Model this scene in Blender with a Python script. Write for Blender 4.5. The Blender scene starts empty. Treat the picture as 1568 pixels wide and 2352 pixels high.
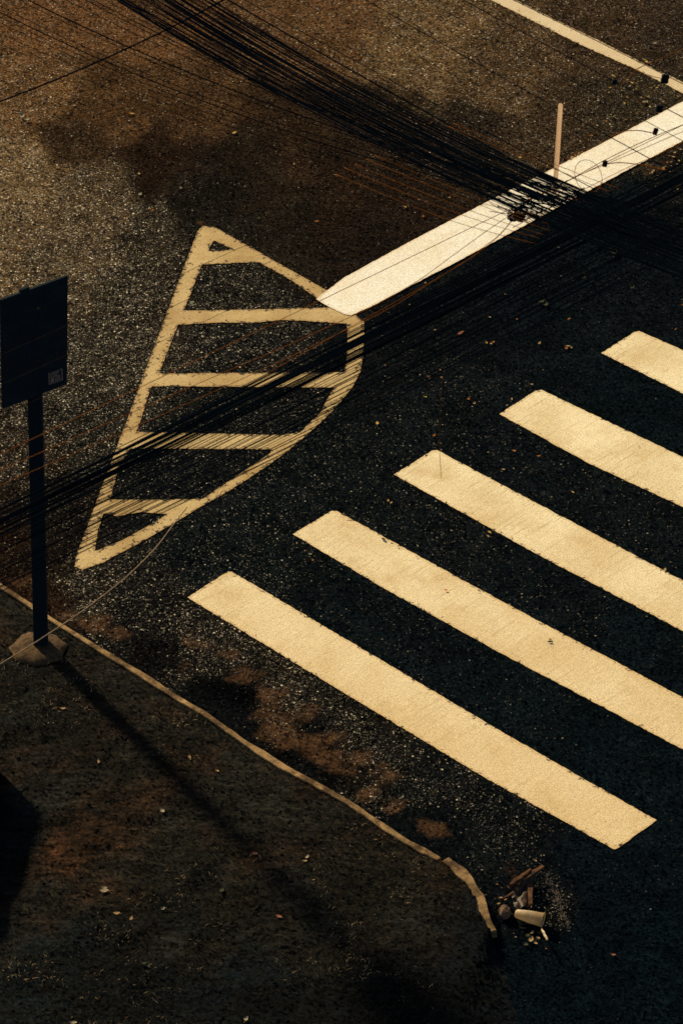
import bpy, math, random
import numpy as np
from mathutils import Vector

random.seed(7); np.random.seed(7)
SC = bpy.context.scene
COL = SC.collection

# ------------------------------------------------------------------ camera
F = 8914.0; CX = 784.0; CY = 1176.0          # lens in photo units (photo = 1568 x 2352 units)
PITCH = math.radians(35.0); DIST = 25.0
CAM = Vector((0, -DIST*math.cos(PITCH), DIST*math.sin(PITCH)))
FWD = Vector((0, math.cos(PITCH), -math.sin(PITCH)))
UP = Vector((0, math.sin(PITCH), math.cos(PITCH)))
cd = bpy.data.cameras.new('camera'); cam = bpy.data.objects.new('camera', cd); COL.objects.link(cam)
cam.location = CAM; cam.rotation_euler = (math.pi/2-PITCH, 0, 0)
cd.sensor_fit = 'VERTICAL'; cd.sensor_height = 36; cd.lens = F/2352*36
cd.clip_start = 0.5; cd.clip_end = 3000
cd.dof.use_dof = True; cd.dof.focus_distance = 25.0; cd.dof.aperture_fstop = 9
SC.camera = cam

def at(x, y, z=0.0):
    d = Vector((x-CX, 0, 0)) + UP*(CY-y) + FWD*F
    return CAM + d*((z-CAM.z)/d.z)

def proj(X, Y, Z=0.0):
    dy = Y-CAM.y; dz = Z-CAM.z
    w = dy*FWD.y + dz*FWD.z
    return CX + F*X/w, CY - F*(dy*UP.y+dz*UP.z)/w

# ------------------------------------------------------------------ light
_s = at(110, 1500, 0.1)-at(470, 1862, 0.1); SUN_H = Vector((_s.x, _s.y, 0)).normalized(); EL = math.radians(28)
print('SUN_H', SUN_H)
tosun = Vector((SUN_H.x*math.cos(EL), SUN_H.y*math.cos(EL), math.sin(EL)))
sl = bpy.data.lights.new('sun', 'SUN'); sl.energy = 6.0; sl.angle = math.radians(3.4); sl.color = (1.0, 0.82, 0.50)
so = bpy.data.objects.new('sun', sl); COL.objects.link(so)
so.rotation_euler = tosun.to_track_quat('Z', 'Y').to_euler()
W = bpy.data.worlds.new('World'); SC.world = W; W.use_nodes = True
nt = W.node_tree; bg = nt.nodes['Background']
sky = nt.nodes.new('ShaderNodeTexSky'); sky.sky_type = 'NISHITA'; sky.sun_disc = False
sky.sun_elevation = EL; sky.sun_rotation = math.atan2(SUN_H.x, SUN_H.y)
nt.links.new(sky.outputs[0], bg.inputs[0]); bg.inputs[1].default_value = 0.08
SC.view_settings.view_transform = 'Standard'; SC.view_settings.look = 'None'; SC.view_settings.exposure = 0

# ------------------------------------------------------------------ materials
class NT:
    def __init__(s, name):
        s.m = bpy.data.materials.new(name); s.m.use_nodes = True
        s.t = s.m.node_tree; s.b = s.t.nodes['Principled BSDF']; s.out = s.t.nodes['Material Output']
    def n(s, typ, ins=None, **kw):
        o = s.t.nodes.new(typ)
        for k, v in kw.items(): setattr(o, k, v)
        for k, v in (ins or {}).items(): s.set(o.inputs[k], v)
        return o
    def set(s, sock, v):
        if isinstance(v, bpy.types.NodeSocket): s.t.links.new(v, sock)
        else: sock.default_value = v
    def math(s, op, a, b=0.0, c=0.0, clamp=False):
        o = s.n('ShaderNodeMath', {0: a, 1: b, 2: c}, operation=op); o.use_clamp = clamp; return o.outputs[0]
    def vmath(s, op, a, b=(0, 0, 0)):
        return s.n('ShaderNodeVectorMath', {0: a, 1: b}, operation=op).outputs[0]
    def scale(s, a, f):
        o = s.n('ShaderNodeVectorMath', {0: a}, operation='SCALE'); s.set(o.inputs[3], f); return o.outputs[0]
    def obj(s): return s.n('ShaderNodeTexCoord').outputs['Object']
    def noise(s, vec, scale, detail=2, rough=0.5):
        return s.n('ShaderNodeTexNoise', {'Vector': vec, 'Scale': scale, 'Detail': detail, 'Roughness': rough}).outputs[0]
    def vor(s, vec, scale):
        return s.n('ShaderNodeTexVoronoi', {'Vector': vec, 'Scale': scale})
    def mix(s, f, a, b, mode='MIX'):
        o = s.n('ShaderNodeMix', data_type='RGBA', blend_type=mode)
        s.set(o.inputs[0], f); s.set(o.inputs[6], a); s.set(o.inputs[7], b); return o.outputs[2]
    def ss(s, v, lo, hi, a=0.0, b=1.0):
        o = s.n('ShaderNodeMapRange', {'Value': v}, interpolation_type='SMOOTHSTEP')
        s.set(o.inputs[1], lo); s.set(o.inputs[2], hi); s.set(o.inputs[3], a); s.set(o.inputs[4], b); return o.outputs[0]
    def attr(s, name): return s.n('ShaderNodeAttribute', attribute_name=name)
    def spec(s, v):
        s.set(s.b.inputs['Specular IOR Level'], v)

def c4(c): return (c[0], c[1], c[2], 1.0)

def facet_normal(k, rnd, amount):
    g = k.n('ShaderNodeNewGeometry').outputs['Normal']
    r = k.vmath('SUBTRACT', rnd, (0.5, 0.5, 0.5))
    return k.vmath('NORMALIZE', k.vmath('ADD', g, k.scale(r, amount)))

def grain(k, co, amp, scale=210):
    """fine tooth of a rough surface: multiplies the base colour"""
    v = k.noise(co, scale, 1, 0.6)
    return k.ss(v, 0.3, 0.7, 1-amp, 1+amp)

def asphalt_mat():
    k = NT('asphalt'); co = k.obj()
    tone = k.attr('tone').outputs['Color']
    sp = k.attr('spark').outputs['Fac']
    sand = k.attr('sand').outputs['Fac']
    v1 = k.vor(co, 64); v2 = k.vor(co, 125)
    r1 = k.n('ShaderNodeSeparateColor', {0: v1.outputs['Color']})
    r2 = k.n('ShaderNodeSeparateColor', {0: v2.outputs['Color']})
    big = k.noise(co, 9, 4, 0.6)
    # patchy wear so the aggregate shows unevenly
    spm = k.math('MULTIPLY', sp, k.ss(big, 0.35, 0.65, 0.6, 1.35))
    s1 = k.math('MULTIPLY', k.math('GREATER_THAN', r1.outputs[0], k.math('SUBTRACT', 1.0, k.math('MULTIPLY', spm, 0.34))),
                k.ss(v1.outputs['Distance'], 0.5, 0.3))
    s2 = k.math('MULTIPLY', k.math('GREATER_THAN', r2.outputs[0], k.math('SUBTRACT', 1.0, k.math('MULTIPLY', spm, 0.40))),
                k.ss(v2.outputs['Distance'], 0.5, 0.3))
    stone = k.math('MAXIMUM', s1, k.math('MULTIPLY', s2, 0.7))
    g = grain(k, co, 0.75)
    cellv = k.math('ADD', 0.30, k.math('MULTIPLY', r2.outputs[1], 1.15))
    base = k.scale(k.scale(tone, g), cellv)
    base = k.scale(base, k.ss(k.noise(co, 3.1, 5, 0.62), 0.3, 0.7, 0.72, 1.28))
    # dark asphalt carries a cool tint, dusty parts a brown one: stones pick a pale warm tone
    stc = k.mix(r1.outputs[2], (0.20, 0.14, 0.08, 1), (0.80, 0.69, 0.47, 1))
    dim = k.math('MULTIPLY', k.math('ADD', 0.12, k.math('MULTIPLY', spm, 0.95)), 1.0, clamp=True)
    stc = k.scale(stc, dim)
    base = k.mix(k.math('MULTIPLY', stone, k.math('ADD', 0.06, k.math('MULTIPLY', k.math('POWER', r1.outputs[1], 2.2), 0.95))), base, stc)
    sandm = k.ss(k.math('ADD', sand, k.math('MULTIPLY', k.math('SUBTRACT', k.noise(co, 7, 6, 0.7), 0.5), 1.35)), 0.32, 0.85, 0.0, 0.92)
    sc_ = k.mix(k.noise(co, 12, 4), (0.034, 0.018, 0.010, 1), (0.085, 0.045, 0.022, 1))
    sc_ = k.scale(sc_, g)
    base = k.mix(k.math('MULTIPLY', sandm, k.math('SUBTRACT', 1.0, k.math('MULTIPLY', stone, 0.6))), base, sc_)
    k.set(k.b.inputs['Base Color'], base)
    k.set(k.b.inputs['Normal'], facet_normal(k, v1.outputs['Color'], 0.85))
    k.set(k.b.inputs['Roughness'], k.math('SUBTRACT', 0.95, k.math('MULTIPLY', stone, 0.45)))
    k.set(k.b.inputs['Specular IOR Level'], k.math('MULTIPLY', k.math('MULTIPLY', stone, dim), 0.42))
    return k.m

def verge_mat():
    k = NT('verge_soil'); co = k.obj()
    tone = k.attr('tone').outputs['Color']
    v1 = k.vor(co, 60); r1 = k.n('ShaderNodeSeparateColor', {0: v1.outputs['Color']})
    g = grain(k, co, 0.8)
    st = k.n('ShaderNodeMapping', {'Vector': co, 'Scale': (1.0, 3.2, 1.0), 'Rotation': (0, 0, 0.35)}).outputs[0]
    n3 = k.noise(st, 5.5, 5, 0.7)
    n1 = k.math('MULTIPLY', k.math('ADD', k.noise(st, 16, 6, 0.75), n3), 0.5); n2 = k.noise(co, 2.4, 4, 0.6)
    base = k.scale(k.scale(tone, g), k.math('MULTIPLY', k.ss(n1, 0.40, 0.62, 0.15, 2.0), k.ss(k.noise(co, 1.9, 5, 0.65), 0.34, 0.66, 0.6, 1.45)))
    brown = k.mix(k.ss(n2, 0.42, 0.66), (0.75, 0.95, 1.08, 1), (1.35, 1.02, 0.78, 1))
    base = k.mix(1.0, base, brown, 'MULTIPLY')
    k.set(k.b.inputs['Base Color'], base)
    k.set(k.b.inputs['Normal'], facet_normal(k, v1.outputs['Color'], 0.8))
    k.set(k.b.inputs['Roughness'], 0.95); k.spec(0.05)
    return k.m

def paint_mat(name, col, wear, dirt, scuff=0.5, warmdirt=(0.62, 0.40, 0.15), edge=0.0, grad=False):
    """thermoplastic road paint: wear 0..1 lets asphalt show through"""
    k = NT(name); co = k.obj()
    g = grain(k, co, 0.30, 190)
    n = k.noise(co, 26, 6, 0.7); big = k.noise(co, 1.7, 4, 0.6)
    mr = k.n('ShaderNodeMapping', {'Vector': co, 'Rotation': (0, 0, math.radians(-46))}).outputs[0]
    mp = k.n('ShaderNodeMapping', {'Vector': mr, 'Scale': (1.3, 34, 1)}).outputs[0]
    sc = k.noise(mp, 1.6, 5, 0.7)
    base = k.mix(k.ss(big, 0.35, 0.68), c4(col), c4([col[i]*(1-dirt)+warmdirt[i]*dirt for i in range(3)]))
    base = k.mix(k.math('MULTIPLY', k.ss(sc, 0.52, 0.74), scuff), base, c4([warmdirt[0]*0.75, warmdirt[1]*0.72, warmdirt[2]*0.65]))
    fine = k.noise(co, 60, 4, 0.7)
    if grad:   # the stripes nearer the kerb are darker and more golden
        y = k.n('ShaderNodeSeparateXYZ', {0: co}).outputs[1]
        base = k.mix(k.math('MULTIPLY', k.ss(k.math('ADD', y, k.math('MULTIPLY', k.math('SUBTRACT', k.noise(co, 1.3, 3), .5), 3.0)), 1.0, -3.2), 0.62), base, (0.68, 0.49, 0.25, 1))
    blot = k.ss(k.noise(co, 3.6, 5, 0.68), 0.50, 0.68)
    base = k.mix(k.math('MULTIPLY', blot, dirt*0.75), base, c4([warmdirt[0]*.95, warmdirt[1]*.92, warmdirt[2]*.85]))
    tyre = k.ss(k.noise(mp, 4.5, 4, 0.75), 0.55, 0.72)
    base = k.mix(k.math('MULTIPLY', k.math('MULTIPLY', tyre, k.ss(k.noise(co, 2.6, 3), 0.45, 0.62)), 0.30), base, (0.30, 0.20, 0.10, 1))
    base = k.mix(k.math('MULTIPLY', k.ss(fine, 0.5, 0.75), dirt*0.75), base, c4([c*0.62 for c in warmdirt]))
    # soiled rims, from the distance stored on the vertices
    rim = k.attr('rim').outputs['Fac']
    base = k.mix(k.math('MULTIPLY', k.ss(k.math('ADD', rim, k.math('MULTIPLY', n, 0.6)), 0.75, 1.3), 0.55), base, c4([warmdirt[0]*0.9, warmdirt[1]*0.8, warmdirt[2]*0.7]))
    # chips: asphalt through the paint
    chip = k.ss(k.math('ADD', k.math('ADD', n, k.math('MULTIPLY', fine, 0.35)), k.math('MULTIPLY', rim, 0.06+edge)), 0.93-wear*0.22, 0.97-wear*0.22)
    base = k.mix(k.math('MULTIPLY', chip, 0.9), base, (0.018, 0.018, 0.018, 1))
    base = k.scale(base, g)
    k.set(k.b.inputs['Base Color'], base)
    bmp = k.n('ShaderNodeBump', {'Strength': 0.35, 'Distance': 0.003, 'Height': k.noise(co, 110, 3, 0.6)})
    k.set(k.b.inputs['Normal'], bmp.outputs[0])
    k.b.inputs['Roughness'].default_value = 0.85; k.spec(0.08)
    return k.m

def simple_mat(name, a, b=None, scale=20, rough=0.7, spec=0.3, metal=0.0, g=0.0, stretch=None):
    k = NT(name); co = k.obj()
    v = co if stretch is None else k.n('ShaderNodeMapping', {'Vector': co, 'Scale': stretch}).outputs[0]
    b = b or [c*0.6 for c in a]
    base = k.mix(k.ss(k.noise(v, scale, 5, 0.65), 0.35, 0.65), c4(a), c4(b))
    if g: base = k.scale(base, grain(k, co, g))
    k.set(k.b.inputs['Base Color'], base)
    bmp = k.n('ShaderNodeBump', {'Strength': 0.25, 'Distance': 0.004, 'Height': k.noise(v, scale*4, 3, 0.6)})
    k.set(k.b.inputs['Normal'], bmp.outputs[0])
    k.b.inputs['Roughness'].default_value = rough; k.b.inputs['Metallic'].default_value = metal; k.spec(spec)
    return k.m

M = dict(
    asphalt=asphalt_mat(), verge=verge_mat(),
    stop=paint_mat('stop_line_paint', (0.92, 0.88, 0.76), 0.18, 0.32, 0.4, (0.78, 0.62, 0.38), 0.03),
    bar=paint_mat('crossing_paint', (0.89, 0.765, 0.50), 0.30, 0.50, 0.85, (0.60, 0.42, 0.19), 0.09, True),
    hatch=paint_mat('hatch_paint', (0.60, 0.445, 0.215), 0.50, 0.6, 0.4, (0.36, 0.22, 0.08), 0.10),
    lane=paint_mat('lane_line_paint', (0.72, 0.60, 0.40), 0.38, 0.35, 0.2, (0.55, 0.38, 0.18), 0.08),
    kerb=simple_mat('kerb_paint', (0.36, 0.225, 0.10), (0.075, 0.045, 0.023), 7, 0.95, 0.05, 0, 0.6),
    concrete=simple_mat('footing_concrete', (0.11, 0.064, 0.028), (0.04, 0.026, 0.016), 30, 0.95, 0.1, 0, 0.5),
    sign=simple_mat('sign_back_metal', (0.010, 0.019, 0.026), (0.007, 0.014, 0.019), 9, 0.85, 0.05, 0, 0.5),
    post=simple_mat('sign_post_metal', (0.009, 0.017, 0.023), (0.006, 0.012, 0.017), 14, 0.85, 0.05, 0, 0.5),
    sticker=simple_mat('sticker_ink', (0.30, 0.20, 0.16), (0.18, 0.12, 0.10), 90, 0.9, 0.05, 0, 0.4),
    wire=simple_mat('cable_sheath', (0.0030, 0.0060, 0.0100), (0.002, 0.0045, 0.008), 30, 1.0, 0.0),
    wire_flare=simple_mat('cable_sheath_flare', (0.36, 0.12, 0.018), (0.26, 0.09, 0.014), 30, 1.0, 0.0),  # orange brown stands in for flare on cables over the bright stop line
    wirep=simple_mat('pale_cable_sheath', (0.36, 0.24, 0.15), (0.26, 0.17, 0.10), 30, 0.9, 0.05),
    wired=simple_mat('dull_cable_sheath', (0.040, 0.020, 0.010), (0.02, 0.012, 0.008), 30, 1.0, 0.0),
    wireo=simple_mat('thin_orange_cable', (0.20, 0.07, 0.012), (0.15, 0.05, 0.01), 30, 1.0, 0.0),
    clamp=simple_mat('clamp_plastic', (0.006, 0.009, 0.014), (0.006, 0.008, 0.010), 40, 0.7, 0.08),
    clampb=simple_mat('clamp_brown', (0.035, 0.012, 0.006), (0.02, 0.008, 0.005), 40, 0.7, 0.08),
    rod=simple_mat('rod_wood', (0.62, 0.42, 0.27), (0.50, 0.33, 0.20), 60, 0.9, 0.05, 0, 0.15, (1, 1, .1)),
    rust=simple_mat('rusty_post', (0.24, 0.09, 0.03), (0.12, 0.05, 0.02), 20, 0.9, 0.1),
    gravel=simple_mat('gravel_stone', (0.28, 0.21, 0.14), (0.12, 0.09, 0.06), 40, 0.7, 0.3),
    grass=simple_mat('dry_grass', (0.026, 0.022, 0.014), (0.009, 0.012, 0.010), 5, 0.9, 0.1),
    straw=simple_mat('straw_blade', (0.46, 0.33, 0.18), (0.22, 0.14, 0.07), 5, 0.9, 0.1),
    ly=simple_mat('leaf_yellow', (0.70, 0.45, 0.12), (0.50, 0.30, 0.08), 50, 0.8, 0.1),
    lo=simple_mat('leaf_orange', (0.62, 0.22, 0.05), (0.42, 0.16, 0.04), 50, 0.8, 0.1),
    lt=simple_mat('leaf_tan', (0.42, 0.27, 0.12), (0.28, 0.17, 0.08), 50, 0.85, 0.1),
    lr=simple_mat('leaf_russet', (0.32, 0.12, 0.06), (0.20, 0.08, 0.04), 50, 0.85, 0.1),
    lg=simple_mat('leaf_greygreen', (0.055, 0.060, 0.032), (0.035, 0.040, 0.022), 50, 0.9, 0.1),
    lw=simple_mat('leaf_pale', (0.40, 0.33, 0.20), (0.28, 0.22, 0.13), 50, 0.9, 0.1),
    ld=simple_mat('leaf_dark', (0.06, 0.055, 0.02), (0.03, 0.03, 0.012), 50, 0.9, 0.1),
    cup=simple_mat('waxed_paper', (0.85, 0.72, 0.50), (0.35, 0.24, 0.12), 9, 0.6, 0.3),
    tissue=simple_mat('soiled_tissue', (0.18, 0.11, 0.07), (0.09, 0.055, 0.035), 25, 0.9, 0.1),
    bag=simple_mat('brown_plastic', (0.055, 0.028, 0.014), (0.025, 0.013, 0.007), 16, 0.55, 0.2),
    board=simple_mat('weathered_board', (0.13, 0.06, 0.025), (0.04, 0.02, 0.012), 22, 0.9, 0.1),
)

def glow_through(m, col, f):
    t = m.node_tree; b = t.nodes['Principled BSDF']; out = t.nodes['Material Output']
    tr = t.nodes.new('ShaderNodeBsdfTranslucent'); tr.inputs[0].default_value = c4(col)
    mx = t.nodes.new('ShaderNodeMixShader'); mx.inputs[0].default_value = f
    t.links.new(b.outputs[0], mx.inputs[1]); t.links.new(tr.outputs[0], mx.inputs[2]); t.links.new(mx.outputs[0], out.inputs[0])
for _k, _c, _f in (('rod', (.95, .78, .62), .75), ('ly', (.8, .5, .12), .3), ('lo', (.8, .3, .06), .3), ('cup', (.85, .68, .42), .4), ('wire_flare', (.45, .15, .02), .28)):
    glow_through(M[_k], _c, _f)

# ------------------------------------------------------------------ object helpers
def mesh_obj(name, verts, faces, mat, parent=None, smooth=False):
    me = bpy.data.meshes.new(name)
    me.from_pydata([tuple(v) for v in verts], [], faces); me.update()
    if mat: me.materials.append(mat)
    if smooth:
        for p in me.polygons: p.use_smooth = True
    o = bpy.data.objects.new(name, me); COL.objects.link(o)
    if parent: o.parent = parent
    return o

def tag(o, label=None, cat=None, group=None, kind=None):
    if label: o['label'] = label
    if cat: o['category'] = cat
    if group: o['group'] = group
    if kind: o['kind'] = kind
    return o

def empty(name, loc):
    o = bpy.data.objects.new(name, None); COL.objects.link(o); o.location = loc; o.empty_display_size = 0.1; return o

class MB:
    def __init__(s): s.v = []; s.f = []
    def add(s, v, f):
        b = len(s.v); s.v += [tuple(p) for p in v]; s.f += [tuple(i+b for i in q) for q in f]
    def box(s, c, ax, ay, az):
        c = Vector(c); P = []
        for z in (-1, 1):
            for (x, y) in ((-1, -1), (1, -1), (1, 1), (-1, 1)):
                P.append(c + ax*x + ay*y + az*z)
        s.add(P, [(3, 2, 1, 0), (4, 5, 6, 7), (0, 1, 5, 4), (1, 2, 6, 5), (2, 3, 7, 6), (3, 0, 4, 7)])
    def tube(s, pts, r, n=6):
        pts = [Vector(p) for p in pts]; rs = r if isinstance(r, (list, tuple)) else [r]*len(pts)
        rings = []; nrm = None
        for i, p in enumerate(pts):
            d = (pts[min(i+1, len(pts)-1)] - pts[max(i-1, 0)]).normalized()
            if nrm is None:
                nrm = d.orthogonal().normalized()
            nrm = (nrm - d*nrm.dot(d)).normalized(); b = d.cross(nrm)
            rings.append([p + (nrm*math.cos(2*math.pi*k/n) + b*math.sin(2*math.pi*k/n))*rs[i] for k in range(n)])
        V = [q for rr in rings for q in rr]; Fc = []
        for i in range(len(pts)-1):
            for k in range(n):
                a = i*n+k; b2 = i*n+(k+1) % n
                Fc.append((a, b2, b2+n, a+n))
        Fc.append(tuple(range(n))[::-1]); Fc.append(tuple((len(pts)-1)*n+k for k in range(n)))
        s.add(V, Fc)
    def build(s, name, mat, parent=None, smooth=False):
        return mesh_obj(name, s.v, s.f, mat, parent, smooth)

def bevel(o, w=0.003, seg=2):
    m = o.modifiers.new('bevel', 'BEVEL'); m.width = w; m.segments = seg; return o

# ------------------------------------------------------------------ value noise for shapes
def vnoise(x, y, seed=0):
    xi = np.floor(x).astype(int); yi = np.floor(y).astype(int); xf = x-xi; yf = y-yi
    def h(a, b): 
        v = np.sin(a*127.1 + b*311.7 + seed*74.7)*43758.5453
        return v - np.floor(v)
    u = xf*xf*(3-2*xf); v = yf*yf*(3-2*yf)
    return (h(xi, yi)*(1-u)+h(xi+1, yi)*u)*(1-v) + (h(xi, yi+1)*(1-u)+h(xi+1, yi+1)*u)*v
def fbm(x, y, seed=0, o=4):
    r = 0; a = 0.5
    for i in range(o): r = r + a*vnoise(x*2**i, y*2**i, seed+i); a *= 0.5
    return r/0.94

# ------------------------------------------------------------------ kerb / verge outline
KP = [(-900, 790), (-300, 1160), (0, 1343), (75, 1392), (118, 1421), (250, 1503), (330, 1551), (400, 1597), (470, 1638),
      (560, 1702), (650, 1760), (720, 1797), (800, 1842), (870, 1890), (935, 1933), (1008, 1972)]
KP2 = [(1022, 1972), (1050, 1993), (1078, 2020), (1098, 2052), (1106, 2082), (1120, 2108), (1131, 2124)]
VB = KP + KP2 + [(1160, 2190), (1190, 2300), (1215, 2450), (1240, 2700), (1260, 3300), (1260, 6000)]
KH = 0.10
VBw = np.array([[p.x, p.y] for p in (at(x, y, KH) for x, y in VB)])

def sdist(X, Y):
    """signed distance to the verge outline, + on the verge side (near the camera, left)"""
    best = np.full(X.shape, 1e9); sign = np.ones(X.shape)
    for i in range(len(VBw)-1):
        a = VBw[i]; b = VBw[i+1]; d = b-a; L = d.dot(d)
        t = np.clip(((X-a[0])*d[0]+(Y-a[1])*d[1])/L, 0, 1)
        dx = X-(a[0]+t*d[0]); dy = Y-(a[1]+t*d[1]); q = np.hypot(dx, dy)
        cr = d[0]*(Y-a[1]) - d[1]*(X-a[0])
        m = q < best-1e-9
        best = np.where(m, q, best); sign = np.where(m, np.where(cr < 0, 1.0, -1.0), sign)
    return best*sign

# ------------------------------------------------------------------ ground sheets
def grid_axis(lo, hi, step, far):
    core = list(np.arange(lo, hi+1e-6, step)); out = []
    d = step; v = lo
    while v > -far: d *= 1.35; v -= d; out.append(v)
    out = out[::-1] + core; d = step; v = hi
    while v < far: d *= 1.35; v += d; out.append(v)
    return np.array(out)

def rbf(DX, DY, ctl, ncol, sig=150.0):
    num = np.zeros(DX.shape+(ncol,)); den = np.zeros(DX.shape)+1e-12
    for c in ctl:
        s = c[2]
        w = np.exp(-np.sqrt(((DX-c[0])**2+(DY-c[1])**2+900))/(sig*s)*1.9)
        w = w**2
        den += w; num += w[..., None]*np.array(c[3:3+ncol])
    return num/den[..., None]

def sheet(name, xs, ys, zf, mat, attrs):
    X, Y = np.meshgrid(xs, ys); Z = zf(X, Y)
    nx, ny = len(xs), len(ys)
    v = np.stack([X, Y, Z], -1).reshape(-1, 3)
    i = np.arange(nx*ny).reshape(ny, nx)
    f = np.stack([i[:-1, :-1], i[:-1, 1:], i[1:, 1:], i[1:, :-1]], -1).reshape(-1, 4)
    me = bpy.data.meshes.new(name); me.from_pydata(v.tolist(), [], f.tolist()); me.update(); me.materials.append(mat)
    for nme, arr in attrs(X, Y, Z).items():
        if arr.ndim == 3:
            a = me.color_attributes.new(nme, 'FLOAT_COLOR', 'POINT')
            d = np.concatenate([arr, np.ones(arr.shape[:2]+(1,))], -1).reshape(-1)
            a.data.foreach_set('color', d)
        else:
            a = me.attributes.new(nme, 'FLOAT', 'POINT'); a.data.foreach_set('value', arr.reshape(-1))
    for p in me.polygons: p.use_smooth = True
    o = bpy.data.objects.new(name, me); COL.objects.link(o); return o

# asphalt wear, with glare and a broad shadow painted into the tone (x, y in photo units, reach, r, g, b, amount of showing aggregate)
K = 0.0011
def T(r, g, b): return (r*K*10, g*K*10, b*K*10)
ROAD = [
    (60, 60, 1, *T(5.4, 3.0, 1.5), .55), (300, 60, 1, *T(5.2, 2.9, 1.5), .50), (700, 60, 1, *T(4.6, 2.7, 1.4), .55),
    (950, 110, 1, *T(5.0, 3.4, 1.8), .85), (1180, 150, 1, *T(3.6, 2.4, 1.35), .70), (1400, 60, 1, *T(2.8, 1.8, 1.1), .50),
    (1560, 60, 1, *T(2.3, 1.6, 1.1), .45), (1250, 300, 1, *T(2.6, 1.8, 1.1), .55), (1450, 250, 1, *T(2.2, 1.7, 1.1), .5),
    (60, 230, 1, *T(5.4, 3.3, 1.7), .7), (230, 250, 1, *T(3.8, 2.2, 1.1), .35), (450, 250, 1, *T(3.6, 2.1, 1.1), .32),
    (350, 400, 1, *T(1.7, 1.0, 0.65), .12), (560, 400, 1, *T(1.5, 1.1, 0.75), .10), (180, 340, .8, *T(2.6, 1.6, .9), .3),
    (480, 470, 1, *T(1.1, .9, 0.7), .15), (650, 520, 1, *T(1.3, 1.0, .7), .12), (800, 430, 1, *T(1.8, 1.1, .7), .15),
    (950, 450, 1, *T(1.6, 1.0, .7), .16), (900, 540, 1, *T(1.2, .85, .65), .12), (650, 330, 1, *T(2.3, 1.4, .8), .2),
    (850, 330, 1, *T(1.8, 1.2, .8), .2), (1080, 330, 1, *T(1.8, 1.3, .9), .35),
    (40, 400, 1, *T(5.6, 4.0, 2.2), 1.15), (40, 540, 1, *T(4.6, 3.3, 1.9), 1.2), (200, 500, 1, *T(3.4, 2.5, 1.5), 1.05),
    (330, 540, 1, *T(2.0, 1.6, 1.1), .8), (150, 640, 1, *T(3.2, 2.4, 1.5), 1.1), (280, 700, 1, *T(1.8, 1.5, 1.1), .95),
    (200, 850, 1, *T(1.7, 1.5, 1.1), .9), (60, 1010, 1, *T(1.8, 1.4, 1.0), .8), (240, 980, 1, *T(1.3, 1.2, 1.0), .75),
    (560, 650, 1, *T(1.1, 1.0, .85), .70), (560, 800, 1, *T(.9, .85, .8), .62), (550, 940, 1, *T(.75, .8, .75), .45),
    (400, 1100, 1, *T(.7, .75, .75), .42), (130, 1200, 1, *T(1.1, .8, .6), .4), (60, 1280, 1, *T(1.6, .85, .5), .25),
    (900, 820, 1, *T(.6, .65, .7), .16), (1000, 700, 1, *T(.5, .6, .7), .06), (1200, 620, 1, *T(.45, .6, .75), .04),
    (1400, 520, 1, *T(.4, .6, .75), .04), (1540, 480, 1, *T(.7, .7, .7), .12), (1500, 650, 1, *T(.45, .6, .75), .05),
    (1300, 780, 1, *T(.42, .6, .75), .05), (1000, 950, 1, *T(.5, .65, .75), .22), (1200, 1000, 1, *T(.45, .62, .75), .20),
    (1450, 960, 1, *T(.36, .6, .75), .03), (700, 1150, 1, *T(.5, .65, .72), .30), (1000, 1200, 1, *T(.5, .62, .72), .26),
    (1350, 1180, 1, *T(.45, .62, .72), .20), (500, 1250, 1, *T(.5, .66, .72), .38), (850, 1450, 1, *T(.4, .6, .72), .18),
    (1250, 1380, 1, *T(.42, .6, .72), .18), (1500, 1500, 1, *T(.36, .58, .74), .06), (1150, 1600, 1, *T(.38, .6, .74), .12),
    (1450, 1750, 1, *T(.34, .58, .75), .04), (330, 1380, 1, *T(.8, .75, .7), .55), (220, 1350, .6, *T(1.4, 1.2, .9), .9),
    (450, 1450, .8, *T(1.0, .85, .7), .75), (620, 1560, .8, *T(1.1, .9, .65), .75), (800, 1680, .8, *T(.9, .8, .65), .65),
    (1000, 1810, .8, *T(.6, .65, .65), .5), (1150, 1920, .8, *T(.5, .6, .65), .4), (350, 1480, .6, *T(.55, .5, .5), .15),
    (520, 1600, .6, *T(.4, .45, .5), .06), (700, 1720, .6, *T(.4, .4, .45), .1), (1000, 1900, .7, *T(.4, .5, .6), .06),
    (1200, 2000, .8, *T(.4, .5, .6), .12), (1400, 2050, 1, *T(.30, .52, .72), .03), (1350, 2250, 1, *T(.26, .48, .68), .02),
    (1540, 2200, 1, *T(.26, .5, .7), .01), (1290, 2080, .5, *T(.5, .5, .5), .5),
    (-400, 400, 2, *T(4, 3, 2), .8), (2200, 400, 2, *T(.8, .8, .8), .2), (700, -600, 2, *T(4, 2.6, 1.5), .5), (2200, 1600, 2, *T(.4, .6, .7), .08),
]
_sb = [(455, 1470), (520, 1500), (580, 1545), (640, 1590), (700, 1640), (760, 1690), (820, 1740), (890, 1790)]
_sc = [(600, 1650), (660, 1690), (720, 1725), (780, 1765), (850, 1815), (910, 1850)]
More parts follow.
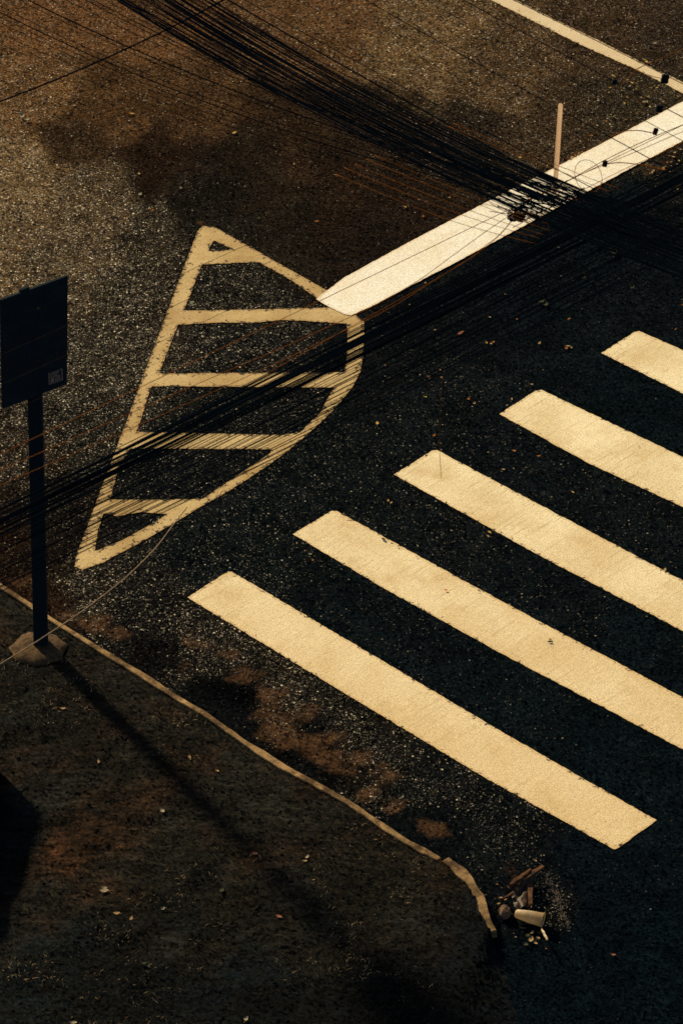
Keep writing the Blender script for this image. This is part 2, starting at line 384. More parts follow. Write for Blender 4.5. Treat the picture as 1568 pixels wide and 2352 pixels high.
SAND = [(x, y, 48, 22, .80) for x, y in _sb] + [(x, y, 46, 22, .85) for x, y in _sc] + [(215, 1432, 55, 30, .95), (270, 1455, 40, 22, .85), (150, 1410, 45, 18, .7), (480, 1490, 60, 22, .5), (560, 1545, 55, 30, .62),
        (620, 1600, 45, 38, .95), (640, 1670, 60, 34, 1.0), (690, 1700, 60, 26, 1.0), (750, 1735, 55, 26, .95), (590, 1640, 40, 22, .6),
        (700, 1620, 50, 28, .55), (780, 1700, 60, 28, .55), (860, 1760, 50, 22, .65), (930, 1860, 40, 20, .1), (1000, 1905, 45, 30, .8),
        (420, 1540, 26, 18, .5), (60, 1330, 55, 22, .7), (120, 1345, 45, 22, .5), (1030, 1940, 40, 24, .4), (250, 205, 130, 70, .20),
        (130, 330, 40, 22, .4), (240, 410, 30, 20, .5), (360, 470, 28, 12, .5), (452, 512, 18, 8, .7), (1190, 2020, 60, 40, .45), (1160, 1985, 60, 20, .35)]
DARKP = [(150, 350, 34, 18, .45), (95, 292, 20, 12, .55), (225, 430, 40, 26, .45), (540, 1590, 55, 28, .75), (480, 1560, 45, 24, .6), (590, 1560, 30, 30, .3),
         (780, 1775, 55, 22, .6), (650, 1640, 26, 12, .5), (330, 1510, 40, 20, .5), (560, 1610, 40, 18, .8), (700, 1650, 40, 16, .4), (1010, 1860, 60, 20, .4),
         (300, 440, 60, 14, .35), (120, 505, 70, 5, .35)]

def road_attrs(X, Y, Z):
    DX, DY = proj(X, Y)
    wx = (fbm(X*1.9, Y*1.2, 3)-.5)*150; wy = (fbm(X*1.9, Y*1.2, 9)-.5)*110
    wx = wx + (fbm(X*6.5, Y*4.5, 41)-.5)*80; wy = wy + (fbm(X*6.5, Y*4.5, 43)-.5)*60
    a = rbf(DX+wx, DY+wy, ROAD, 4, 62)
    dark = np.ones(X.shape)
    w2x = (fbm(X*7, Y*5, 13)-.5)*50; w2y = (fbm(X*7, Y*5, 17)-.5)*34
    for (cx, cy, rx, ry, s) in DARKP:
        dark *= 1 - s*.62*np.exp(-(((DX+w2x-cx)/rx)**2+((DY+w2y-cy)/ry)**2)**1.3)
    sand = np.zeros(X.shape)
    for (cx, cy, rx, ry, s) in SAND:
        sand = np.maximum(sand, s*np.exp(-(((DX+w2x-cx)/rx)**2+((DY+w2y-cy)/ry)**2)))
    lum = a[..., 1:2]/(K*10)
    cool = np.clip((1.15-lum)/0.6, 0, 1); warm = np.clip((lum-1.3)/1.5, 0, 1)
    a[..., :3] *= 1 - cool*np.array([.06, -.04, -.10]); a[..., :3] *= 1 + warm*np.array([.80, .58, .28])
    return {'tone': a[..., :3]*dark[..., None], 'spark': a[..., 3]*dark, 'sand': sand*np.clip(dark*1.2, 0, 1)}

def road_z(X, Y):
    core = (np.abs(X) < 6) & (np.abs(Y) < 12)
    return np.where(core, 0.0, 0.0)
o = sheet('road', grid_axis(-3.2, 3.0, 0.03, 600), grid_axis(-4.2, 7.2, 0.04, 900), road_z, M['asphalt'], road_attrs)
tag(o, kind='structure')

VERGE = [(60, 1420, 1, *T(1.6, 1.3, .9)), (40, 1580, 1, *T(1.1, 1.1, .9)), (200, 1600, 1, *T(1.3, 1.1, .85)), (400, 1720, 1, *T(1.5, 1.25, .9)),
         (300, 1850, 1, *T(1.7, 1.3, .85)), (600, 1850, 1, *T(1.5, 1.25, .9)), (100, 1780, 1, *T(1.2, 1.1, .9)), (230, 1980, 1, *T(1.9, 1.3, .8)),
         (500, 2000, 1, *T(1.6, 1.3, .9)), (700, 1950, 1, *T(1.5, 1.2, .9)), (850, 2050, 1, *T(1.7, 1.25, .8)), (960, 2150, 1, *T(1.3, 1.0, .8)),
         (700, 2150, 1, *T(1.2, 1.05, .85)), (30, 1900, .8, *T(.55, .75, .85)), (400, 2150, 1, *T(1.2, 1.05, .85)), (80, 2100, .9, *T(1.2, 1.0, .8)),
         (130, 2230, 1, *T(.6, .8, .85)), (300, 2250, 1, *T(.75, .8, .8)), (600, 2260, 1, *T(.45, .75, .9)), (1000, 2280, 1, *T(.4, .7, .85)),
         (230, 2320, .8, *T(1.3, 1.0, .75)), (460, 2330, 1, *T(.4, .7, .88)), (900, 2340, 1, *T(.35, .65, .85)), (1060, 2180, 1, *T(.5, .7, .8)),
         (600, 2700, 2, *T(.4, .65, .8)), (1150, 2150, .8, *T(.4, .72, .95)), (1190, 2300, 1, *T(.38, .7, .95)), (1120, 2400, 1, *T(.38, .7, .95)), (-500, 1700, 2, *T(1.2, 1.1, .9))]  # dark lower and left entries paint shadow into the verge tone
VSPOT = [(600, 2350, 520, 110, .30), (300, 2240, 150, 60, .55), (950, 2290, 240, 90, .35), (115, 1940, 32, 34, 3.2), (600, 1985, 34, 20, 2.0), (160, 2000, 24, 20, 2.0), (225, 1760, 40, 30, .6), (300, 1770, 60, 20, .5), (390, 2180, 30, 16, 1.4), (700, 2250, 24, 24, 1.3)]  # wide dark spots deepen the painted bottom shadow, small ones mottle the soil
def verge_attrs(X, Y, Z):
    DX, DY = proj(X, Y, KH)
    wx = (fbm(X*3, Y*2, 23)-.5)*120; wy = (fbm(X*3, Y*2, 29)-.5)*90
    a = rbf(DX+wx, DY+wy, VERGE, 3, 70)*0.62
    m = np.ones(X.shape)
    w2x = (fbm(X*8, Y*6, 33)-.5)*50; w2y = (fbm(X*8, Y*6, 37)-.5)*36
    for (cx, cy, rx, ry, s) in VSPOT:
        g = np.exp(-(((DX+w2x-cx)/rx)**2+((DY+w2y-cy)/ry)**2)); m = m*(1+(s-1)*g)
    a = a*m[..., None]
    cool = np.clip((DY-1900)/350, 0, 1)[..., None]  # painted shade turns cooler down the verge
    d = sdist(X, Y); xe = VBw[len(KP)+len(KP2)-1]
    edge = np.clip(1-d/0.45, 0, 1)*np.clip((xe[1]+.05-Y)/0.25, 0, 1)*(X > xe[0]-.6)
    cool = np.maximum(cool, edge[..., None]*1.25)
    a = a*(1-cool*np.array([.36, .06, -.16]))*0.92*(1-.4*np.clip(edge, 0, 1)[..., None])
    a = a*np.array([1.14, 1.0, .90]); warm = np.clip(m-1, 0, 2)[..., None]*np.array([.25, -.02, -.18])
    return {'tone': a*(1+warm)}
def verge_z(X, Y):
    d = sdist(X, Y)
    ramp = 0.02 + 0.5*np.clip((VBw[len(KP)+len(KP2)-1][1]-0.02-Y)/0.8, 0, 1)
    z = np.clip((d-0.0)/ramp, -1.2, 1)
    z = np.where(z > 0, z*z*(3-2*z), z)*(KH-0.008)
    near = np.clip(d, 0, 1)
    z = z + near*((fbm(X*6, Y*6, 5)-.5)*0.045 + (fbm(X*22, Y*22, 8)-.5)*0.018)
    return np.where(d < -0.12, -0.3, z)
vx = grid_axis(-3.0, 1.6, 0.025, 300); vy = grid_axis(-4.4, -0.4, 0.025, 300)
vx = vx[vx < 14]; vy = vy[vy < 60]
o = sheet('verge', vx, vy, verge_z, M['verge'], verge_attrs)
tag(o, kind='structure')

def verge_height(x, y):
    return float(verge_z(np.array([[x]]), np.array([[y]]))[0, 0])

# ------------------------------------------------------------------ road markings
def ragged(poly, z, amp=0.004, step=0.012, seed=0, inset=0.0):
    pts = [at(x, y, z) for x, y in poly]; out = []
    area = sum(pts[i].x*pts[(i+1) % len(pts)].y-pts[(i+1) % len(pts)].x*pts[i].y for i in range(len(pts)))
    inset = inset if area > 0 else -inset
    n = len(pts); s = 0
    for i in range(n):
        a = pts[i]; b = pts[(i+1) % n]; L = (b-a).length; m = max(1, int(L/step))
        d = (b-a).normalized(); nn = Vector((-d.y, d.x, 0))
        for k in range(m):
            t = k/m; s += L/m
            w = (float(fbm(np.array(s*34.0+seed*9), np.array(seed*3.3), seed, 4))-.5)*2.4*amp
            w2 = (float(vnoise(np.array(s*6.0+seed), np.array(1.7), seed))-.5)*amp*0.2
            e = min(1, min(t, 1-t)*L/0.02+0.25)
            out.append(a+(b-a)*t+nn*((w+w2)*e+inset))
    return out

def marking(name, outer, holes, z, mat, amp=0.004, seed=0, inset=0.0):
    """flat painted sheet with ragged borders; a fine grid carries the distance to its rim"""
    cu = bpy.data.curves.new('outline', 'CURVE'); cu.dimensions = '2D'; cu.fill_mode = 'BOTH'
    loops = [ragged(outer, 0, amp, seed=seed, inset=inset)] + [ragged(h, 0, amp, seed=seed+i+1, inset=-inset) for i, h in enumerate(holes)]
    for lp in loops:
        sp = cu.splines.new('POLY'); sp.points.add(len(lp)-1); sp.use_cyclic_u = True
        for i, p in enumerate(lp): sp.points[i].co = (p.x, p.y, 0, 1)
    tmp = bpy.data.objects.new('outline', cu); COL.objects.link(tmp)
    bpy.context.view_layer.update()
    me = bpy.data.meshes.new_from_object(tmp.evaluated_get(bpy.context.evaluated_depsgraph_get()))
    bpy.data.objects.remove(tmp); bpy.data.curves.remove(cu)
    import bmesh
    bm = bmesh.new(); bm.from_mesh(me)
    bmesh.ops.remove_doubles(bm, verts=bm.verts, dist=1e-5)
    xs = [v.co.x for v in bm.verts]; ys = [v.co.y for v in bm.verts]
    def cut(ax, lo, hi):
        q = lo + 0.05
        while q < hi:
            geom = bm.verts[:]+bm.edges[:]+bm.faces[:]
            co = (q, 0, 0) if ax == 0 else (0, q, 0); no = (1, 0, 0) if ax == 0 else (0, 1, 0)
            bmesh.ops.bisect_plane(bm, geom=geom, plane_co=co, plane_no=no, dist=1e-6)
            q += 0.05
    cut(0, max(min(xs), -3), min(max(xs), 3)); cut(1, max(min(ys), -5), min(max(ys), 8))
    for v in bm.verts: v.co.z = z
    for f_ in bm.faces:
        if f_.normal.z < 0: f_.normal_flip()
    bm.to_mesh(me); bm.free()
    me.name = name; me.materials.clear(); me.materials.append(mat)
    V = np.array([v.co[:2] for v in me.vertices]); best = np.full(len(V), 1e9)
    for lp in loops:
        L = np.array([[p.x, p.y] for p in lp])
        for i in range(0, len(V), 400):
            d = np.hypot(V[i:i+400, None, 0]-L[None, :, 0], V[i:i+400, None, 1]-L[None, :, 1]).min(1)
            best[i:i+400] = np.minimum(best[i:i+400], d)
    a = me.attributes.new('rim', 'FLOAT', 'POINT'); a.data.foreach_set('value', np.clip(1-best/0.05, 0, 1))
    o = bpy.data.objects.new(name, me); COL.objects.link(o); return o

hatch_outer = [(452, 532), (465, 519), (495, 522), (600, 582), (700, 638), (780, 684), (824, 730), (837, 739), (838, 775),
               (836, 817), (829, 855), (814, 885), (795, 911), (765, 945), (732, 977), (695, 1010), (655, 1043), (605, 1079), (555, 1112), (505, 1142), (455, 1170),
               (400, 1204), (325, 1247), (240, 1293), (190, 1311), (170, 1303), (175, 1275)]
hatch_holes = [
    [(492, 554), (530, 573), (500, 577), (480, 577)],
    [(465, 609), (595, 604), (607, 612), (630, 624), (670, 647), (720, 682), (755, 707), (425, 714)],
    [(410, 748), (500, 743), (575, 744), (650, 737), (700, 739), (795, 746), (797, 800), (790, 855), (368, 858)],
    [(350, 889), (765, 892), (750, 917), (735, 947), (690, 992), (650, 999), (315, 992), (327, 962), (340, 917)],
    [(300, 1032), (620, 1034), (620, 1041), (550, 1088), (465, 1146), (255, 1148), (277, 1068), (295, 1044)],
    [(240, 1181), (270, 1188), (325, 1178), (380, 1183), (350, 1203), (280, 1241), (220, 1266), (228, 1218)]]
o = marking('hatched_marking', hatch_outer, hatch_holes, 0.004, M['hatch'], 0.0036, 1, 0.0045)
tag(o, 'worn yellowish hatched wedge painted on the asphalt, five crossbars inside a curved border', 'road marking')
stop = [(725, 689), (788, 641), (860, 601), (984, 534), (1134, 457), (1259, 394), (1434, 304), (1568, 234), (1800, 108), (1800, 201), (1568, 325), (1334, 449), (1189, 528),
        (1044, 606), (959, 650), (860, 702), (806, 727), (790, 724), (755, 707)]
o = marking('stop_line', stop, [], 0.008, M['stop'], 0.0048, 31)
tag(o, 'bright white broad stop line running from the hatched wedge up under the cables', 'road marking')
lane = [(900, -155), (1124, 0), (1234, 55), (1334, 105), (1454, 158), (1568, 217), (1800, 330), (1800, 300), (1568, 190), (1504, 163), (1384, 100), (1284, 55), (1184, 0), (950, -135)]
lane = [(880, -125), (1124, 0), (1234, 55), (1334, 105), (1454, 158), (1568, 216), (1800, 335), (1800, 308), (1568, 190), (1504, 161), (1384, 99), (1284, 51), (1172, -4), (925, -130)]
o = marking('lane_line', lane, [], 0.0045, M['lane'], 0.006, 47)
tag(o, 'narrow worn white lane line slanting across the upper right road', 'road marking')
bars = [
    ([(1379, 812), (1457, 763), (1466, 761), (1568, 805), (2380, 1190), (2310, 1250), (1568, 905)], 'partly cropped crossing stripe farthest up the road, topmost of the white stripes'),
    ([(1146, 952), (1229, 898), (1242, 896), (1568, 1051), (2170, 1355), (2090, 1420), (1568, 1166), (1350, 1065)], 'second crossing stripe from the top, its end just right of russet leaves'),
    ([(904, 1091), (991, 1036), (1004, 1035), (1234, 1158), (1568, 1335), (1950, 1540), (1870, 1605), (1568, 1451), (1234, 1275)], 'middle crossing stripe with a thin orange wire across its left end'),
    ([(672, 1228), (762, 1174), (772, 1174), (1159, 1386), (1568, 1603), (1740, 1697), (1650, 1766), (1568, 1723), (1134, 1493), (900, 1363)], 'fourth crossing stripe from the top with a brown leaf stuck on it'),
    ([(430, 1373), (523, 1314), (533, 1314), (784, 1463), (1159, 1686), (1507, 1885), (1420, 1948), (1409, 1952), (1109, 1785), (784, 1589)], 'whole crossing stripe nearest the kerb, both ends visible'),
]
for i, (p, lab) in enumerate(bars):
    o = marking('crosswalk_stripe', p, [], 0.004, M['bar'], 0.0055, 60+i*7)
    tag(o, lab, 'crosswalk stripe', 'zebra crossing stripes')

# ------------------------------------------------------------------ kerb
def kerb(path, w, name, label, seed):
    pts = []
    for i in range(len(path)-1):
        a = at(*path[i], KH); b = at(*path[i+1], KH); n = max(1, int((b-a).length/0.03))
        for k in range(n): pts.append(a+(b-a)*(k/n))
    pts.append(at(*path[-1], KH))
    mb = MB(); V = []; Fc = []; prof = 6
    for i, p in enumerate(pts):
        d = (pts[min(i+1, len(pts)-1)]-pts[max(0, i-1)]); d.z = 0; d.normalize(); nn = Vector((-d.y, d.x, 0))
        j = (float(fbm(np.array(i*.23), np.array(seed), seed, 4))-.5)
        j2 = (float(fbm(np.array(i*.5), np.array(seed+5), seed, 3))-.5)
        ww = w*(1+j*.9) if not isinstance(w, tuple) else (w[0]+(w[1]-w[0])*i/len(pts))*(1+j*.5)
        if seed == 8: p = p + Vector((0, 0, -.05*(i/len(pts))**2))
        h = 0.004*j2 - (0.005 if (i % 31) == 0 else 0)
        P = [(ww*.5+.006, -KH-.02), (ww*.5, -.004), (ww*.5-.004, h), (-ww*.5+.004, h), (-ww*.5, -.004), (-ww*.5-.002, -KH-.02)]
        for (a_, b_) in P: V.append(p + nn*a_ + Vector((0, 0, b_)))
    for i in range(len(pts)-1):
        for k in range(prof-1):
            Fc.append((i*prof+k, i*prof+k+1, (i+1)*prof+k+1, (i+1)*prof+k))
    Fc.append(tuple(range(prof))); Fc.append(tuple((len(pts)-1)*prof+k for k in range(prof))[::-1])
    o = mesh_obj(name, V, Fc, M['kerb'])
    tag(o, label, 'kerb'); return o
kerb(KP, 0.040, 'kerb', 'long thin tan painted kerb edging the dark verge beside the crossing', 3)
kerb(KP2, 0.060, 'kerb', 'short curved end piece of kerb, wider and bending toward the litter', 8)

# ------------------------------------------------------------------ sign
zb = KH
tl = Vector((3, 690)); 
def on_vertical(x, y, base):          # point seen at (x,y) on the upright plane facing the camera through `base`
    d = Vector((x-CX, 0, 0)) + UP*(CY-y) + FWD*F
    t = (base.y-CAM.y)/d.y
    return CAM + d*t
pb = at(93, 1484, zb)
sign = empty('signboard', (pb.x, pb.y, pb.z))
tag(sign, 'dark blank back of a rectangular signboard on a square post at the left edge', 'sign')
S0 = Vector(sign.location)
mb = MB(); top = on_vertical(93, 668, pb); H = top.z - pb.z
pw = 0.043
H *= 0.985; lx = 27/400
V = [(sx*pw+(lx if zz else 0), 0.02+sy*pw*.8, (H if zz else -.12)) for zz in (0, 1) for (sx, sy) in ((-1, -1), (1, -1), (1, 1), (-1, 1))]
mb.add(V, [(3, 2, 1, 0), (4, 5, 6, 7), (0, 1, 5, 4), (1, 2, 6, 5), (2, 3, 7, 6), (3, 0, 4, 7)])
o = bevel(mb.build('post', M['post'], sign), 0.006)
# board: the four corners seen in the photo, set on one upright plane through the post's front
def on_plane(x, y, p, nrm):
    d = Vector((x-CX, 0, 0)) + UP*(CY-y) + FWD*F
    return CAM + d*((p-CAM).dot(nrm)/d.dot(nrm))
lo_, hi_ = math.radians(2), math.radians(60)
for _ in range(40):
    ang = (lo_+hi_)/2; nn = Vector((math.sin(ang), -math.cos(ang), 0)); pp_ = Vector(pb)+nn*0.07
    A_, B_ = on_plane(3, 690, pp_, nn), on_plane(157, 634, pp_, nn)
    if A_.z < B_.z: lo_, hi_ = ang, hi_
    else: hi_ = ang
    if abs(A_.z-B_.z) < 1e-4: break
ux = Vector((math.cos(ang), math.sin(ang), 0))
print('board angle', math.degrees(ang), A_.z, B_.z)
q4 = [on_plane(*c, pp_, nn)-S0 for c in ((3, 690), (157, 634), (155, 882), (8, 940))]
mb = MB(); mb.add(q4+[p-nn*0.02 for p in q4], [(0, 3, 2, 1), (4, 5, 6, 7), (0, 1, 5, 4), (1, 2, 6, 5), (2, 3, 7, 6), (3, 0, 4, 7)])
board = bevel(mb.build('board', M['sign'], sign), 0.003)
cb = sum(q4, Vector())/4 - nn*0.012; hw = (q4[1]-q4[0]).length/2; hh = (q4[0].z-q4[3].z)/2
mb = MB(); mb.box(cb+Vector((0, 0, hh+.004))-ux*0.045, ux*0.03, nn*0.012, Vector((0, 0, .012)))
bevel(mb.build('bracket', M['post'], board), 0.003)
mb = MB(); mb.box(cb+nn*0.016+Vector((0, 0, hh*.62))+ux*.03, ux*.008, nn*0.006, Vector((0, 0, .008)))
bevel(mb.build('bolt', M['concrete'], board), 0.002)
# sticker outline and strokes on the board
st = MB(); sc0 = on_plane(128, 865, pp_, nn)-S0+nn*.0015
sw, sh = hw*0.21, hh*0.105
def bar(x0, x1, y0, y1):
    c = sc0 + ux*((x0+x1)/2*sw) + Vector((0, 0, (y0+y1)/2*sh))
    st.box(c, ux*((x1-x0)/2*sw), nn*0.0015, Vector((0, 0, (y1-y0)/2*sh)))
bar(-1, 1, .88, 1); bar(-1, 1, -1, -.88); bar(-1, -.88, -.88, .88); bar(.88, 1, -.88, .88)
bar(-.7, .55, .55, .72); bar(-.35, .25, .22, .38); bar(-.7, -.55, .0, .50); bar(-.5, .7, -.02, .12); bar(-.1, .7, -.32, -.18)
bar(-.1, .7, -.70, -.50); bar(-.75, -.25, -.72, -.10)
st.build('sticker', M['sticker'], board)

foot = [(22, 1488), (42, 1470), (59, 1454), (90, 1450), (132, 1461), (154, 1479), (143, 1511), (105, 1522), (76, 1526), (40, 1512)]
foot2 = []
for i in range(len(foot)):
    (xa, ya), (xb, yb) = foot[i], foot[(i+1) % len(foot)]
    for t in (0, .33, .66): foot2.append((xa+(xb-xa)*t+random.uniform(-3, 3), ya+(yb-ya)*t+random.uniform(-2.2, 2.2)))
foot = foot2
pts = [at(x, y, KH+.008) for x, y in foot]
V = []; n = len(pts)
cc = sum(pts, Vector())/n
for p in pts: V.append(p + (p-cc)*0.03 + Vector((0, 0, -.10)))
for p in pts: V.append(p + Vector((0, 0, random.uniform(-.002, .002))))
for p in pts: V.append(cc+(p-cc)*.55 + Vector((0, 0, random.uniform(.003, .006))))
V.append(cc+Vector((0, 0, .006)))
Fc = []
for r in range(2):
    for i in range(n): j = (i+1) % n; Fc.append((r*n+i, r*n+j, (r+1)*n+j, (r+1)*n+i))
for i in range(n): Fc.append((2*n+i, 2*n+(i+1) % n, 3*n))
V = [v-S0 for v in V]
mesh_obj('footing', V, Fc, M['concrete'], sign, True)

# low rusty box standing just outside the left edge; one upright edge of it is in view
A_ = at(2.5, 1768, KH); B_ = at(-88, 2048, KH); C_ = at(100, 1868, KH)
bh = (C_-A_).length*math.tan(EL)
ay_ = (B_-A_)/2; axn = Vector((ay_.y, -ay_.x, 0)).normalized()
if axn.x > 0: axn = -axn
bx_ = empty('ground_box', A_); tag(bx_, 'low rust brown box barely showing at the left edge on the verge', 'box')
mb = MB(); mb.box(ay_+axn*.3+Vector((0, 0, bh/2-.02)), axn*.3, ay_, Vector((0, 0, bh/2)))
bevel(mb.build('body', M['rust'], bx_), .006)
mb = MB(); mb.box(ay_+axn*.3+Vector((0, 0, bh-.012)), axn*.304, ay_*1.01, Vector((0, 0, .012)))
bevel(mb.build('lid', M['rust'], bx_), .004)

# ------------------------------------------------------------------ cables
PXM = 1/580.0
nwire = 0
def wire_path(p0, z0, p1, z1, sag, n=26, wob=0.0):
    a = at(*p0, z0); b = at(*p1, z1); out = []
    s1 = random.uniform(0, 9)
    for i in range(n+1):
        t = i/n; q = a+(b-a)*t; q.z -= 4*sag*t*(1-t)
        q += Vector((0, 0, math.sin(t*11+s1)*wob)); out.append(q)
    return out
def wire(path, r, mat, label, group=None, n=5, name='cable'):
    if mat in ('wire_flare', 'wired'): r = r*0.72
    mb = MB(); mb.tube(path, r, n); o = mb.build(name, M[mat], None, True)
    tag(o, label, 'cable', group); return o
def sagm(px): return px/(580*math.cos(PITCH))
ZA, ZB = 5.7, 5.25
L1 = 'black cable in the dense bundle from upper left to the junction over the stop line'
G1 = 'cables of the dense bundle from the upper left'
CL = [.02, .12, .22, .31, .42, .5, .58, .68, .78, .88, .98]
for i in range(66):
    uc = CL[i % 11]; u = uc + random.gauss(0, .03); ue = uc + random.gauss(0, .009)
    dz = random.uniform(-.25, .3)
    s = 128 + 215*u                                   # start along the top, off frame
    e = 682 - 112*ue
    pth = wire_path((s, -90+random.uniform(-8, 8)), ZA+dz, (1680, e), ZA+dz+random.uniform(-.1, .1), sagm(random.gauss(58, 6)), wob=.004)
    wire(pth, random.choice([1.6, 2.0, 2.4, 2.8, 3.6])*.5*PXM, 'wire', L1, G1)
L2 = 'thin black cable of the loose group left of the dense bundle, upper left'
G2 = 'loose thin cables from the left edge'
for (s, e, sg, r) in [((-60, -16), 520, 94, 1.1), ((-60, -4), 528, 96, 1.6), ((-60, 10), 535, 92, 1.0), ((-60, 22), 548, 90, .8), ((-60, 50), 556, 82, .8),
                      ((-60, -66), 505, 92, 1.9), ((-60, -52), 512, 90, 1.1), ((0, -80), 520, 80, 1.0), ((40, -85), 540, 76, 1.2), ((90, -85), 550, 72, .9), ((130, -85), 565, 66, .9), ((-60, 75), 575, 72, .7), ((100, -60), 600, 50, 1.3), ((160, -60), 620, 50, 1.2)]:
    dz = random.uniform(-.2, .2)
    wire(wire_path(s, ZA+dz, (1680, e), ZA+dz, sagm(sg), wob=.003), r*PXM*.95, 'wire', L2, G2)
def single(p0, p1, sg, r, lab, z=ZA, mat='wire'):
    return wire(wire_path(p0, z, p1, z, sagm(sg)), r*PXM, mat, lab)
def ext(a, b, f0, f1):
    a = Vector(a); b = Vector(b); return tuple(a-(b-a)*f0), tuple(b+(b-a)*f1)
single((430, -55), (1680, 636), 10, 2.2, 'thick lone black cable running along the upper side of the dense bundle')
single((490, -40), (1680, 600), 6, 1.2, 'thin cable between the thick lone cable and the dense bundle')
single((745, -55), (1680, 466), 6, 1.3, 'lone thin cable crossing the asphalt to the stop line, left of the pale rod top')
single((880, -55), (1680, 384), 4, 0.9, 'faintest lone cable in the gap between two dark ones at the top')
single((960, -58), (1680, 328), 4, 1.3, 'lone cable passing through the square black clamp left of the lane line')
single((1080, -48), (1680, 250), -2, 1.1, 'cable running along the narrow lane line into the largest black clamp')
single((-80, 262), (620, -60), 22, 2.4, 'single thick cable crossing the loose group from lower left to the dense bundle', ZA+.1)
L3 = 'dark cable of the lower bundle rising from the left edge over the hatched wedge'
G3 = 'cables of the lower bundle'
for i in range(38):
    g = random.choice([-1.3, -.8, -.3, .1, .5, 1.0, 1.5])+random.gauss(0, .12)
    dz = random.uniform(-.2, .2)
    y0 = 1232 + g*20; y1 = 352 + g*20 + random.gauss(0, 7)
    wire(wire_path((-70, y0), ZB+dz, (1680, y1), ZB+dz, sagm(random.uniform(2, 14)), wob=.003), random.choice([1.6, 2.0, 2.6, 3.2])*.5*PXM*1.15, 'wire', L3, G3)
L4 = 'brown black cable of the fanned out strands crossing the lower half of the hatched wedge'
G4 = 'fanned out strands below the lower bundle'
for i in range(34):
    u = (int(i/3)*3+1.5+random.random())/34
    dz = random.uniform(-.2, .2)
    y0 = 1262 + 128*u; y1 = 385 + 120*u + random.gauss(0, 14)
    wire(wire_path((-70, y0), ZB+dz, (1680, y1), ZB+dz, sagm(random.uniform(0, 16)), wob=.003), random.choice([0.8, 1.1, 1.4, 2.0])*.62*PXM, random.choice(['wire', 'wire', 'wire']), L4, G4)
single((-70, 848), (1680, 58), 2, 0.9, 'thin brown cable crossing the top crossbar of the hatched wedge', ZB, 'wired')
single((-70, 918), (1680, 110), 2, 0.9, 'thin brown cable crossing the signboard and the wedge above its second crossbar', ZB, 'wired')
single((-70, 990), (1680, 168), 2, 0.8, 'thin brown cable touching the lower rim of the signboard', ZB, 'wired')
single((-70, 1078), (1680, 232), 2, 1.3, 'brown cable lying along the middle of the stop line, left of the junction', ZB, 'wire_flare')
def poly(pts, z, r, mat, lab, group=None, name='cable'):
    P = [at(x, y, zz) for (x, y, zz) in [(p[0], p[1], p[2] if len(p) > 2 else z) for p in pts]]
    out = []
    for i in range(len(P)-1):
        p0 = P[max(i-1, 0)]; p1 = P[i]; p2 = P[i+1]; p3 = P[min(i+2, len(P)-1)]
        for k in range(6):
            t = k/6
            out.append(0.5*((2*p1)+(p2-p0)*t+(2*p0-5*p1+4*p2-p3)*t*t+(3*p1-p0-3*p2+p3)*t**3))
    out.append(P[-1]); return wire(out, r*PXM, mat, lab, group, name=name)
poly([(1190, 482), (1129, 522), (1039, 587), (959, 645), (864, 700), (784, 737), (640, 802), (400, 905), (-70, 1112)], ZB, 1.2, 'wire_flare', 'brown cable leaving the junction toward the lower edge of the stop line')
poly([(1186, 490), (1150, 535), (1120, 560), (1070, 598), (980, 655), (900, 705), (780, 765), (600, 850), (300, 985), (-70, 1145)], ZB, 1.1, 'wire_flare', 'lowest brown cable dropping off the junction past the lower edge of the stop line')
poly([(1200, 470), (1165, 520), (1138, 548), (1085, 590), (985, 650), (860, 720), (600, 865)], ZB, 1.0, 'wire_flare', 'short brown strand fanning out below the junction')
poly([(1180, 480), (1240, 448), (1302, 416), (1384, 370), (1448, 338), (1522, 305), (1568, 286), (1680, 236)], ZB, 1.5, 'wire_flare', 'upper brown cable on the stop line passing the small brown clamp')
poly([(1210, 462), (1317, 408), (1395, 375), (1465, 346), (1541, 313), (1568, 302), (1680, 258)], ZB, 1.2, 'wire_flare', 'second brown cable on the stop line right of the junction')
poly([(1250, 478), (1356, 427), (1409, 400), (1453, 379), (1506, 358), (1568, 327), (1680, 272)], ZB, 1.1, 'wire_flare', 'brown cable along the lower edge of the stop line right of the junction')
poly([(1394, 377), (1412, 374), (1432, 374), (1450, 376), (1475, 379), (1530, 392)], ZB, 1.9, 'wire_flare', 'thick bowed lead leaving the lower small clamp to the right')
poly([(1400, 315), (1432, 302), (1450, 300), (1469, 300), (1485, 303), (1502, 306)], ZB, 1.9, 'wire_flare', 'thick bowed lead entering the upper small clamp from the left')
poly([(1425, 196), (1450, 170), (1473, 153), (1520, 132), (1568, 113), (1680, 70)], ZA, 1.1, 'wire_flare', 'short cable crossing the lane line beside the largest clamp')
poly([(1455, 158), (1475, 168), (1500, 176), (1520, 180)], ZA, 1.3, 'wire_flare', 'short lead into the left side of the largest clamp')
# coil
cen = at(1350, 404, ZB)
pts = []
for i in range(30):
    a = 2*math.pi*i/29*1.0
    pts.append(at(1350+31*math.cos(a)+6*math.sin(a), 404+37*math.sin(a), ZB+.02*math.sin(a*.5)))
wire(pts, .8*PXM, 'wireo', 'slack orange loop of wire lying over the stop line beside the pale rod')
pts = [at(1384+26*math.cos(a), 395-24*math.sin(a)+8, ZB) for a in [math.pi*.5-i*.12 for i in range(26)]]
